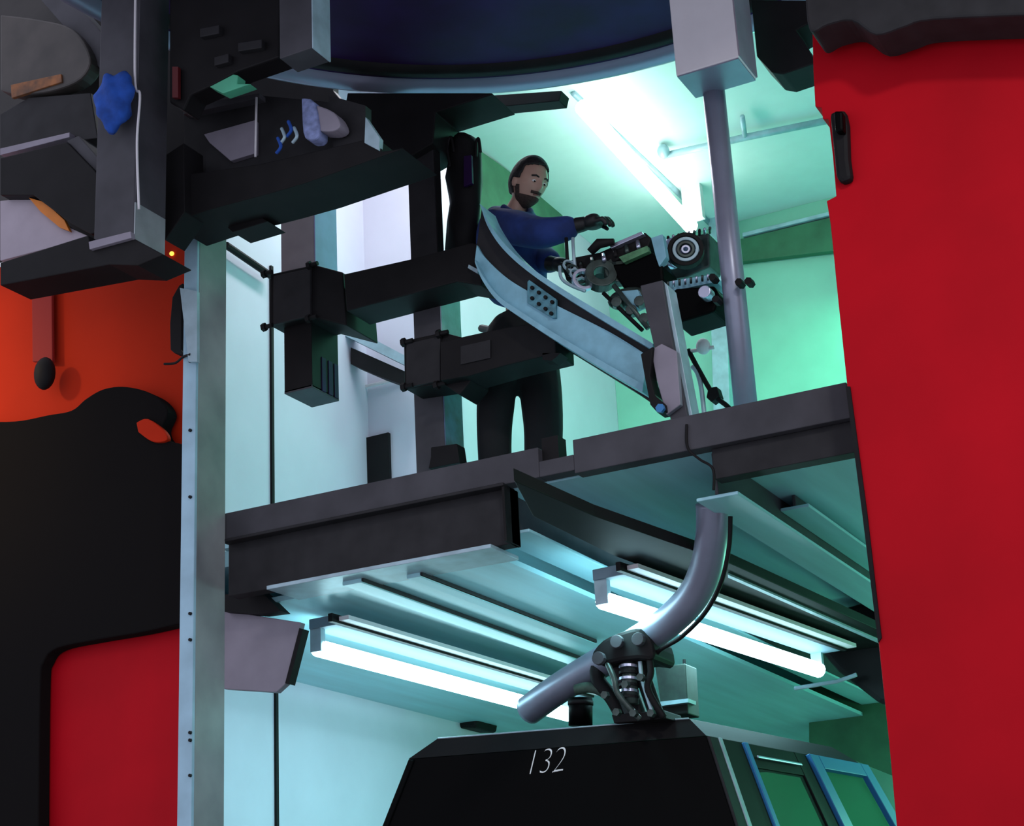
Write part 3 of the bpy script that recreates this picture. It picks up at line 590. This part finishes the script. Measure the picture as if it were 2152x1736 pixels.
# ================================================================== LOWER LEVEL
def fixture(pa, pb, label):
    Z = 3.36
    a, b = P(*pa, Z=Z), P(*pb, Z=Z); xm = (a.x+b.x)/2
    print('FIX', a, b)
    t = thing('tube_light', (xm, (a.y+b.y)/2, Z), label, 'light', 'tube lights under the deck')
    y0, y1 = a.y, b.y
    d = (b-a); L = d.length; ux = Vector((d.x/L, d.y/L, 0)); px = Vector((ux.y, -ux.x, 0))
    def pb_(o0, o1, z0, z1, e0=0, e1=0):
        V = []
        for z in (z0, z1):
            for (s, o) in ((-e0, o0), (-e0, o1), (L+e1, o1), (L+e1, o0)):
                q = a+ux*s+px*o; V.append((q.x, q.y, z))
        return V, [(0,1,2,3),(4,5,6,7),(0,1,5,4),(1,2,6,5),(2,3,7,6),(3,0,4,7)]
    mk('housing', *pb_(-.03, .13, 3.45, 3.50, .03, .03), mat('fixture_white', (.16, .24, .30), .6), t, .004)
    mk('shadow_gap_strip', *pb_(.132, .155, 3.45, 3.49, .10, .05), BLACK, t)  # black strip painted in for the shadow gap beside the housing
    mk('reflector_edge', *pb_(.160, .215, 3.46, 3.48, .05, .05), OFFW, t)
    q = [a, b]
    mk('tube', *tubeg([Vector((a.x, a.y, Z)), Vector((b.x, b.y, Z))], .042, 14), TUBEM, t, 0, True)
    for s in (.0, 1):
        c = a.lerp(b, s); mk('socket', *boxg(c.x-.03, c.x+.03, c.y-.02, c.y+.02, Z-.02, 3.46), ZINC, t)
    lt = lamp('tube_light_glow', 'AREA', ((a.x+b.x)/2, (a.y+b.y)/2, Z-.06), 16, (.42, .93, 1.0), (.1, L), rot=(0, 0, math.atan2(d.y, d.x)-math.pi/2))
    return t
fixture((668, 1362), (1195, 1502), 'glowing tube light under the deck nearest the left white wall')
fixture((1268, 1262), (1720, 1408), 'glowing tube light under the deck behind the curved tube at right')
dk = thing('dark_speaker', P(970, 1520, Y=11), 'small dark hanging box at the far corner of the lower ceiling', 'box')
mk('box_body', *prismg([(935, 1490), (985, 1470), (1005, 1500), (1000, 1530), (960, 1530)], Y=10.2, t=.3), BLACK, dk, .02)
db = thing('dark_duct', P(1800, 1440, Y=9), 'dark duct on the lower ceiling beside the right red door', 'duct')
mk('duct_body', *prismg([(1745, 1285), (1900, 1240), (1900, 1480), (1850, 1480), (1760, 1410), (1725, 1370)], Y=9.5, t=.6), BLACK, db, .03)
mk('bright_edge', *tubeg([P(1670, 1447, Y=9.4), P(1760, 1432, Y=9.4), P(1800, 1418, Y=9.4)], .012, 8), ZINC, db)
cpn = struct(prism('trim_8', [(1380, 1478), (1700, 1440), (1700, 1450), (1380, 1488)], ZINC, Y=12.9, t=.06))
cpm = tag(prism('wall_cabinet', [(1700, 1440), (1900, 1400), (1900, 1640), (1700, 1560)], mat('dark_green_cabinet', (.07, .26, .13), .7, noise=.5, scale=3), Y=12.0, t=.5), 'dark green wall cabinet behind the cabin beside the right red door', 'cabinet')

ct = thing('dark_web_strip', P(1600, 1250, Z=3.5), 'long dark sheet standing in for a beam web under the deck between the right tube light and the blue ceiling sheet', 'beam web')
mk('web_sheet', *prismg([(1080, 1010), (1250, 1085), (1530, 1182), (1870, 1335), (1870, 1425), (1740, 1366), (1530, 1258), (1290, 1168), (1120, 1085)], Z=3.50, t=.05), BLACK, ct, .003)  # added black sheet in place of the deck beam's dark side web
mk('web_seam', *prismg([(1530, 1208), (1860, 1352), (1860, 1358), (1530, 1214)], Z=3.49, t=.01), ZINC, ct, 0)
# ------------------------------------------------------------------ hanger tube
ha = thing('hanger_arm', P(1300, 1400, Y=7.4), 'curved blue grey hanger tube above the black cabin', 'hanger')
pp = [(1497, 1060, 6.75), (1497, 1120, 6.8), (1485, 1190, 6.9), (1455, 1255, 7.0), (1400, 1310, 7.1), (1330, 1355, 7.2), (1250, 1400, 7.3), (1170, 1450, 7.4), (1112, 1492, 7.5)]
mk('tube', *tubeg(spline([P(x, y, Y=Y) for x, y, Y in pp], 8), .072, 24), PIPEM, ha, 0, True)
cbk = tag(tube('black_cable', spline([P(1535, 1085, Y=6.7), P(1532, 1150, Y=6.72), P(1515, 1225, Y=6.78), P(1480, 1290, Y=6.9), P(1430, 1340, Y=7.0), P(1385, 1368, Y=7.1), P(1368, 1400, Y=7.15)]), .010, BLACK, n=8), 'black cable looping beside the curved hanger tube', 'cable')

# ------------------------------------------------------------------ cabin
ZR = 2.86
FL, FR, BR = P(920, 1552, Z=ZR), P(1448, 1510, Z=ZR), P(1748, 1570, Z=ZR)
BL = FL+(BR-FR)
dirX = (FR-FL).normalized(); dirY = (BR-FR).normalized()
print('CABIN', FL, FR, BR, (FR-FL).length, (BR-FR).length)
cab = thing('cabin', (FL+BR)/2-Vector((0, 0, 1.9)), 'black cable car cabin numbered 132 with blue framed side windows', 'cable car')
def ringz(z, out): return [FL-dirX*out-dirY*out*.6+Vector((0, 0, z-ZR)), FR+dirX*out-dirY*out*.6+Vector((0, 0, z-ZR)), BR+dirX*out+dirY*out+Vector((0, 0, z-ZR)), BL-dirX*out+dirY*out+Vector((0, 0, z-ZR))]
r0 = ringz(ZR, 0.0); r1 = ringz(ZR-.09, .10); r2 = ringz(1.95, .36); r3 = ringz(1.0, .36)
def quad(name, pts, material, t=.03, nrm=None, parent=cab, bev=.004):
    pts = [Vector(p) for p in pts]; n = (pts[1]-pts[0]).cross(pts[2]-pts[0]).normalized()
    if nrm is not None and n.dot(nrm) < 0: n = -n
    k = len(pts)
    V = pts+[p-n*t for p in pts]
    return mk(name, V, [list(range(k)), list(range(k, 2*k))]+[[i, (i+1) % k, k+(i+1) % k, k+i] for i in range(k)], material, parent, bev)
quad('roof', r0, BLACKG, .03, Vector((0, 0, 1)))
mk('roof_edge', r0+r1, [[i, (i+1) % 4, 4+(i+1) % 4, 4+i] for i in range(4)], BLACK, cab, 0)
quad('front_panel', [r1[0], r1[1], r2[1], r2[0]], BLACKG, .03, -dirY)
quad('left_panel', [r1[0], r1[3], r2[3], r2[0]], BLACKG, .03, -dirX)
quad('front_skirt', [r2[0], r2[1], r3[1], r3[0]], BLACKG, .03, -dirY)
quad('side_skirt', [r2[1], r2[2], r3[2], r3[1]], BLACKG, .03, dirX)
quad('left_skirt', [r2[0], r2[3], r3[3], r3[0]], BLACKG, .03, -dirX)
quad('floor_pan', r3, BLACKG, .03, Vector((0, 0, -1)))
tube('roof_trim', [r0[0], r0[1]], .004, ZINC, cab, 8)
def S(s, t, off=0.0):   # side plane, s along depth, t downwards
    return (r1[1].lerp(r1[2], s)).lerp(r2[1].lerp(r2[2], s), t)+dirX*off
def side(name, s0, s1, t0, t1, material, off=0.0, t=.03, s0b=None, s1b=None):
    return quad(name, [S(s0, t0, off), S(s1, t0, off), S(s1 if s1b is None else s1b, t1, off), S(s0 if s0b is None else s0b, t1, off)], material, t, dirX)
side('corner_post', 0, .05, 0, 1, STEEL, .012)
side('window_seal', .05, .07, 0, 1, ZINC, .016)
side('door_post', .07, .19, 0, 1, BLACK, .008)
side('door_seal', .19, .215, 0, 1, BLUEF, .02)
side('door_header', .21, .56, 0, .14, BLACK, .008)
side('handrail', .23, .50, .07, .085, CHROME, .03, .01)
side('side_window', .21, .51, .14, 1, GLASS, .0, .008)
side('rear_post', .51, .585, 0, 1, BLACK, .01)
wf = side('rear_window_frame', .585, .645, 0, 1, BLUEF, .03)
side('rear_window_frame', .94, 1.0, 0, 1, BLUEF, .03)
side('rear_window_frame', .645, .94, 0, .08, BLUEF, .03)
side('rear_window', .645, .94, .08, 1, GLASS, .0, .008)
quad('back_window', [r1[3], r1[2], r2[2], r2[3]], GLASS, .008, dirY)
# number 132 on the front panel
fc = bpy.data.curves.new('num', 'FONT'); fc.body = '132'; fc.size = 1.0; fc.shear = .25; fc.extrude = .01; fc.offset = -.03
fo = bpy.data.objects.new('num', fc); COL.objects.link(fo)
bpy.context.view_layer.update()
me = bpy.data.meshes.new_from_object(fo.evaluated_get(bpy.context.evaluated_depsgraph_get()))
bpy.data.objects.remove(fo)
nrm = (r1[1]-r1[0]).cross(r2[0]-r1[0]).normalized()
if nrm.dot(-dirY) < 0: nrm = -nrm
def onpanel(px, py):
    v = (FW*F + RT*(px-CX) - UP*(py-CY))/F
    t = (r1[0]-EYE).dot(nrm)/v.dot(nrm); return EYE+v*t+nrm*.002
o0, ox, oy = onpanel(1113, 1630), onpanel(1187, 1622), onpanel(1116, 1578)
ex, ey = (ox-o0), (oy-o0)
xs_ = [v.co.x for v in me.vertices]; ys_ = [v.co.y for v in me.vertices]
w_, h_ = max(xs_)-min(xs_), max(ys_)-min(ys_)
V = [o0+ex*((v.co.x-min(xs_))/w_)+ey*((v.co.y-min(ys_))/h_)+nrm*(v.co.z*.2) for v in me.vertices]
mk('number', V, [list(p.vertices) for p in me.polygons], WHITEM, cab)
# ------------------------------------------------------------------ grip and roof fittings
YG = (FL.y+FR.y)/2+.5
gr = thing('cable_grip', P(1310, 1510, Y=YG), 'black cable grip mechanism of levers and springs between cabin roof and hanger tube', 'grip')
YQ = 7.25
mk('grip_head', *prismg(spl2([(1240, 1375), (1265, 1345), (1310, 1325), (1345, 1320), (1368, 1345), (1372, 1385), (1340, 1385), (1300, 1390), (1262, 1400)], 3), Y=7.06, t=.26), BLACK, gr, .02)
tube('lever', spline([P(1255, 1385, Y=YQ), P(1258, 1430, Y=YQ), P(1285, 1465, Y=YQ), P(1310, 1505, Y=YQ)]), .035, BLACK, gr, 12)
tube('lever', spline([P(1290, 1370, Y=7.2), P(1305, 1420, Y=7.2), P(1325, 1470, Y=7.2), P(1340, 1512, Y=7.2)]), .05, STEEL, gr, 14)
tube('lever', spline([P(1340, 1375, Y=7.15), P(1352, 1420, Y=7.15), P(1365, 1460, Y=7.15), P(1382, 1508, Y=7.15)]), .035, BLACK, gr, 12)
tube('silver_rod', spline([P(1345, 1390, Y=7.1), P(1350, 1430, Y=7.1), P(1372, 1500, Y=7.1)]), .010, ZINC, gr, 8)
mk('spring', *tubeg([P(1322, 1385, Y=7.12), P(1325, 1480, Y=7.12)], [.03, .04], 14), GEARM, gr, 0, True)
mk('link_arm', *tubeg(spline([P(1210, 1450, Y=YQ), P(1240, 1445, Y=YQ), P(1275, 1460, Y=YQ), P(1300, 1500, Y=YQ)]), .025, 10), mat('mottled_green_steel', (.06, .11, .08), .6, noise=.6, scale=25), gr, 0, True)  # link arm in dark green, randomly mottled
for p in ((1262, 1385), (1345, 1345), (1300, 1350)): mk('pivot', *discg(P(*p, Y=7.05), (0, -1, 0), .03, .03, 14), STEELM, gr, .003)
tube('thin_lever', spline([P(1360, 1360, Y=7.1), P(1368, 1410, Y=7.08), P(1362, 1450, Y=7.08), P(1395, 1508, Y=7.1)]), .016, BLACK, gr, 10)
tube('thin_lever', spline([P(1275, 1390, Y=7.08), P(1290, 1425, Y=7.06), P(1300, 1460, Y=7.06), P(1345, 1512, Y=7.1)]), .014, GEARM, gr, 10)
for i in range(7):
    mk('spring_coil', *discg(P(1322, 1392+i*13, Y=7.12), (0.05, .1, 1), .046, .012, 18, .034), CHROME if i % 2 else BLACK, gr, 0)
for p in ((1275, 1462), (1318, 1440), (1350, 1425), (1335, 1500), (1300, 1498), (1372, 1500)):
    mk('nut', *discg(P(*p, Y=7.06), (0, -1, 0), .018, .03, 6), GEARM, gr, 0)
mk('base_plate', *prismg([(1285, 1502), (1395, 1492), (1400, 1510), (1290, 1520)], Y=7.15, t=.2), BLACK, gr, .004)
rm = thing('roof_cylinder', P(1220, 1525, Y=7.3), 'black cylinder mount standing on the cabin roof left of the grip', 'cylinder')
q = P(1220, 1525, Y=7.3); q2 = P(1220, 1468, Y=7.3)
mk('cylinder', *tubeg([q, q2], .056, 20), BLACKG, rm, 0, True)
mk('collar', *tubeg([q.lerp(q2, .75), q.lerp(q2, .9)], .060, 20), BLACK, rm, 0, True)
rb2 = thing('roof_box', P(1410, 1510, Y=7.7), 'dark square junction box on the cabin roof right of the grip', 'box')
mk('box_body', *prismg([(1376, 1402), (1440, 1394), (1446, 1500), (1392, 1506)], Y=7.7, t=.15), mat('mottled_green_box', (.018, .035, .026), .6, noise=.6, scale=20), rb2, .006)  # very dark green with random mottling
mk('shelf', *prismg([(1385, 1475), (1446, 1468), (1446, 1476), (1386, 1484)], Y=7.66, t=.1), ZINC, rb2)
mk('stub', *tubeg([P(1438, 1400, Y=7.75), P(1438, 1386, Y=7.75)], .008, 8), BLACK, rb2)

# ================================================================== PERSON
per = thing('person', (P(1090, 900, Y=7.25).x, 7.25, ZD), 'man in blue work jacket and black trousers leaning over the rail, black gloves', 'person')
def skinned(name, chain_pts, edges, radii, material, parent, sub=2, extra=None, remesh=None, root=0):
    me = bpy.data.meshes.new(name); me.from_pydata([tuple(p) for p in chain_pts], edges, [])
    o = bpy.data.objects.new(name, me); COL.objects.link(o)
    o.modifiers.new('skin', 'SKIN')
    for i, r in enumerate(radii):
        sv = me.skin_vertices[0].data[i]; sv.radius = r if isinstance(r, tuple) else (r, r); sv.use_root = (i == root)
    s = o.modifiers.new('sub', 'SUBSURF'); s.levels = sub; s.render_levels = sub
    bpy.context.view_layer.update()
    e = bpy.data.meshes.new_from_object(o.evaluated_get(bpy.context.evaluated_depsgraph_get()))
    V = [v.co.copy() for v in e.vertices]; Fc = [list(p.vertices) for p in e.polygons]
    bpy.data.objects.remove(o)
    if extra: V, Fc = merge((V, Fc), *extra)
    ob = mk(name, V, Fc, material, parent, 0, True)
    if remesh:
        r = ob.modifiers.new('remesh', 'REMESH'); r.mode = 'VOXEL'; r.voxel_size = remesh; r.use_smooth_shade = True
        sm = ob.modifiers.new('smooth', 'SMOOTH'); sm.factor = .5; sm.iterations = 2
    return ob
def J(x, y, Y): return P(x, y, Y=Y)
# head, shaped ellipsoid
hc = J(1112, 384, 7.12)
hf = Vector((.84, -.44, -.46)).normalized()           # looking to the right and down
hu = Vector((.10, .02, 1)); hu = (hu-hf*hu.dot(hf)).normalized(); hs = hu.cross(hf)
HR = Matrix((hf, hs, hu)).transposed()
def headf(v):
    x, y, z = v; w = 1.0
    if z < -.1: w = 1-.32*(-z-.1)                     # jaw narrows
    x2 = x; y2 = y*w
    if x > 0:
        x2 = x*(1-.12*max(0, -z)); 
        if z < -.55: x2 += .10                          # chin
        g = math.exp(-((y/.16)**2+((z+.12)/.20)**2)); x2 += .26*g*(1 if z < .02 else .6)   # nose
        g = math.exp(-(((abs(y)-.36)/.15)**2+((z-.06)/.10)**2)); x2 -= .14*g   # eye sockets
        g = math.exp(-((y/.5)**2+((z-.20)/.08)**2)); x2 += .05*g    # brow
        g = math.exp(-((y/.26)**2+((z+.48)/.07)**2)); x2 += .06*g   # lips
    else: x2 = x*1.08
    return Vector((x2, y2, z))
head = ellg(hc, .106, .084, .130, 28, headf, HR)
def HL(x, y, z): return hc+HR @ Vector((x, y, z))
ears = [ellg(HL(-.005, s*.084, -.012), .02, .010, .032, 8, None, HR) for s in (-1, 1)]
# body (skin) : pelvis root
bp = [J(1088, 700, 7.25), J(1085, 620, 7.25), J(1078, 540, 7.22), J(1070, 475, 7.18), J(1084, 440, 7.15), J(1100, 405, 7.13),
      J(1055, 470, 7.02), J(1140, 492, 6.86), J(1226, 472, 6.90),
      J(1085, 468, 7.36), J(1135, 540, 7.32), J(1172, 556, 7.08),
      J(1056, 780, 7.2), J(1045, 900, 7.14), J(1040, 1085, 7.22),
      J(1120, 780, 7.28), J(1138, 900, 7.24), J(1135, 1085, 7.30)]
be = [(0, 1), (1, 2), (2, 3), (3, 4), (4, 5), (3, 6), (6, 7), (7, 8), (3, 9), (9, 10), (10, 11), (0, 12), (12, 13), (13, 14), (0, 15), (15, 16), (16, 17)]
br = [.06, .06, .075, .07, .05, .05, .055, .04, .028, .055, .04, .028, .05, .045, .035, .05, .045, .035]
skinned('body', bp, be, br, SKIN, per, 2, [head]+ears, remesh=.006)
# hair cap with receding front, beard, brows, eyes
def haircap():
    V, Fc = ellg((0, 0, 0), 1, 1, 1, 56, headf)
    keep = []
    for i, v in enumerate(V):
        pass
    V2 = [hc+HR @ Vector((v.x*.106*1.07, v.y*.084*1.08, v.z*.130*1.06)) for v in V]
    F2 = []
    for f in Fc:
        c = sum((Vector(V[i]) for i in f), Vector())/len(f)
        lim = .46 if c.x > .2 else (.05 if c.x > -.12 else -.55)
        if c.x > .2: lim = .46+.35*(c.x-.2)
        if abs(c.y) > .6 and c.x > -.1 and c.x < .35: lim = min(lim, .0)
        if c.z > lim: F2.append(f)
    return V2, F2
V, Fc = haircap(); hair = mk('hair', V, Fc, HAIR, per, 0, True)
s = hair.modifiers.new('solid', 'SOLIDIFY'); s.thickness = .010; s.offset = 0; q_ = hair.modifiers.new('smooth', 'SMOOTH'); q_.iterations = 6; q_.factor = .5
V, Fc = ellg((0, 0, 0), 1, 1, 1, 28, headf)
V2 = [hc+HR @ Vector((v.x*.106*1.03, v.y*.084*1.04, v.z*.130*1.03)) for v in V]
F2 = [f for f in Fc if (lambda c: c.x > -.05 and c.z < -.50 or (c.x > .35 and -.42 < c.z < -.30 and abs(c.y) < .35) or (abs(c.y) > .5 and -.05 < c.x < .3 and c.z < -.2))(sum((Vector(V[i]) for i in f), Vector())/4)]
bd = mk('beard', V2, F2, mat('dark_stubble', (.06, .038, .03), .9, noise=.5, scale=90), per, 0, True); s = bd.modifiers.new('solid', 'SOLIDIFY'); s.thickness = .006
for sd in (-1, 1):
    ey_ = mk('eye', *ellg(HL(.087, sd*.031, .004), .011, .011, .006, 8), WHITEM, per, 0, True)
    mk('pupil', *ellg(HL(.0965, sd*.031, .001), .004, .006, .005, 6), BLACK, ey_, 0, True)
    mk('eyebrow', *tubeg([HL(.101, sd*.015, .027), HL(.100, sd*.032, .032), HL(.086, sd*.052, .026)], .0045, 8), HAIR, per, 0, True)
mk('mouth', *tubeg([HL(.0985, -.022, -.064), HL(.108, 0, -.062), HL(.0985, .022, -.064)], .003, 6), mat('lips', (.25, .08, .07), .5), per, 0, True)
# jacket and trousers
jp = [J(1088, 640, 7.25), J(1085, 600, 7.25), J(1075, 540, 7.22), J(1068, 482, 7.18), J(1080, 448, 7.16),
      J(1052, 470, 7.03), J(1138, 492, 6.86), J(1218, 474, 6.90), J(1083, 468, 7.36), J(1133, 540, 7.32), J(1162, 552, 7.12)]
je = [(0, 1), (1, 2), (2, 3), (3, 4), (3, 5), (5, 6), (6, 7), (3, 8), (8, 9), (9, 10)]
jr = [(.16, .16), (.18, .17), (.20, .19), (.16, .15), .085, .105, .085, .058, .105, .085, .058]
jk = skinned('jacket', jp, je, jr, SHIRT, per, 2, remesh=.009)
mk('collar', *tubeg(spline([J(1058, 436, 7.05), J(1085, 452, 7.02), J(1112, 452, 7.1), J(1110, 440, 7.2), J(1075, 430, 7.22)]), .018, 10), SHIRT, per, 0, True)
tp_ = [J(1088, 640, 7.25), J(1087, 735, 7.24), J(1046, 800, 7.18), J(1038, 900, 7.14), J(1044, 1095, 7.22),
       J(1134, 800, 7.30), J(1143, 900, 7.24), J(1138, 1095, 7.30)]
te = [(0, 1), (1, 2), (2, 3), (3, 4), (1, 5), (5, 6), (6, 7)]
trr = [(.17, .17), (.185, .18), .115, .094, .082, .125, .104, .095]
skinned('trousers', tp_, te, trr, TROUS, per, 2, remesh=.009)
mk('belt', *tubeg([J(1012, 690, 7.25), J(1050, 698, 7.10), J(1100, 698, 7.08), J(1160, 690, 7.2)], .02, 8), BLACK, per, 0, True)
for (x, Y) in ((1044, 7.22), (1138, 7.30)):
    q = J(x, 1095, Y); mk('boot', *ellg((q.x+.05, q.y-.04, ZD+.055), .14, .055, .055, 12), BLACKG, per, 0, True)
def glove(wx, wy, wY, d, up, curl):
    w = J(wx, wy, wY); d = Vector(d).normalized(); up = Vector(up); up = (up-d*up.dot(d)).normalized(); sd = d.cross(up)
    pts = [w, w+d*.05, w+d*.095]; ed = [(0, 1), (1, 2)]; rad = [(.038, .038), (.056, .042), (.056, .038)]
    def fing(off, base, L, r, dirv):
        k = len(pts); b0 = w+d*base+sd*off; dd = dirv.normalized()
        p1 = b0+dd*L*.45; d2 = (dd-up*curl).normalized(); p2 = p1+d2*L*.32; d3 = (dd-up*2.2*curl).normalized(); p3 = p2+d3*L*.25
        return tubeg([b0-dd*.03, b0, p1, p2, p3, p3+d3*.004], [r, r, r*.98, r*.9, r*.8, r*.4], 10)
    ex = [fing(-.036+.024*i, .085, L, .0145, d+sd*(-.10+.07*i)) for i, L in enumerate((.068, .080, .076, .060))]
    k = w+d*.03-sd*.035
    ex.append(tubeg([k, k+(d*.6-sd*.7).normalized()*.03, k+(d*.8-sd*.5-up*.4).normalized()*.062, k+(d*.95-sd*.2-up*.6).normalized()*.085], [.016, .015, .013, .009], 10))
    cuff = tubeg([w-d*.04, w+d*.01], [.040, .036], 14)
    return skinned('glove', pts, ed, rad, GLOVE, per, 2, ex+[cuff], remesh=.005)
glove(1226, 471, 6.90, (1, .05, -.02), (.1, -.35, 1), 1.5)
glove(1166, 555, 7.09, (.8, -.3, -.4), (.3, -.3, 1), .8)
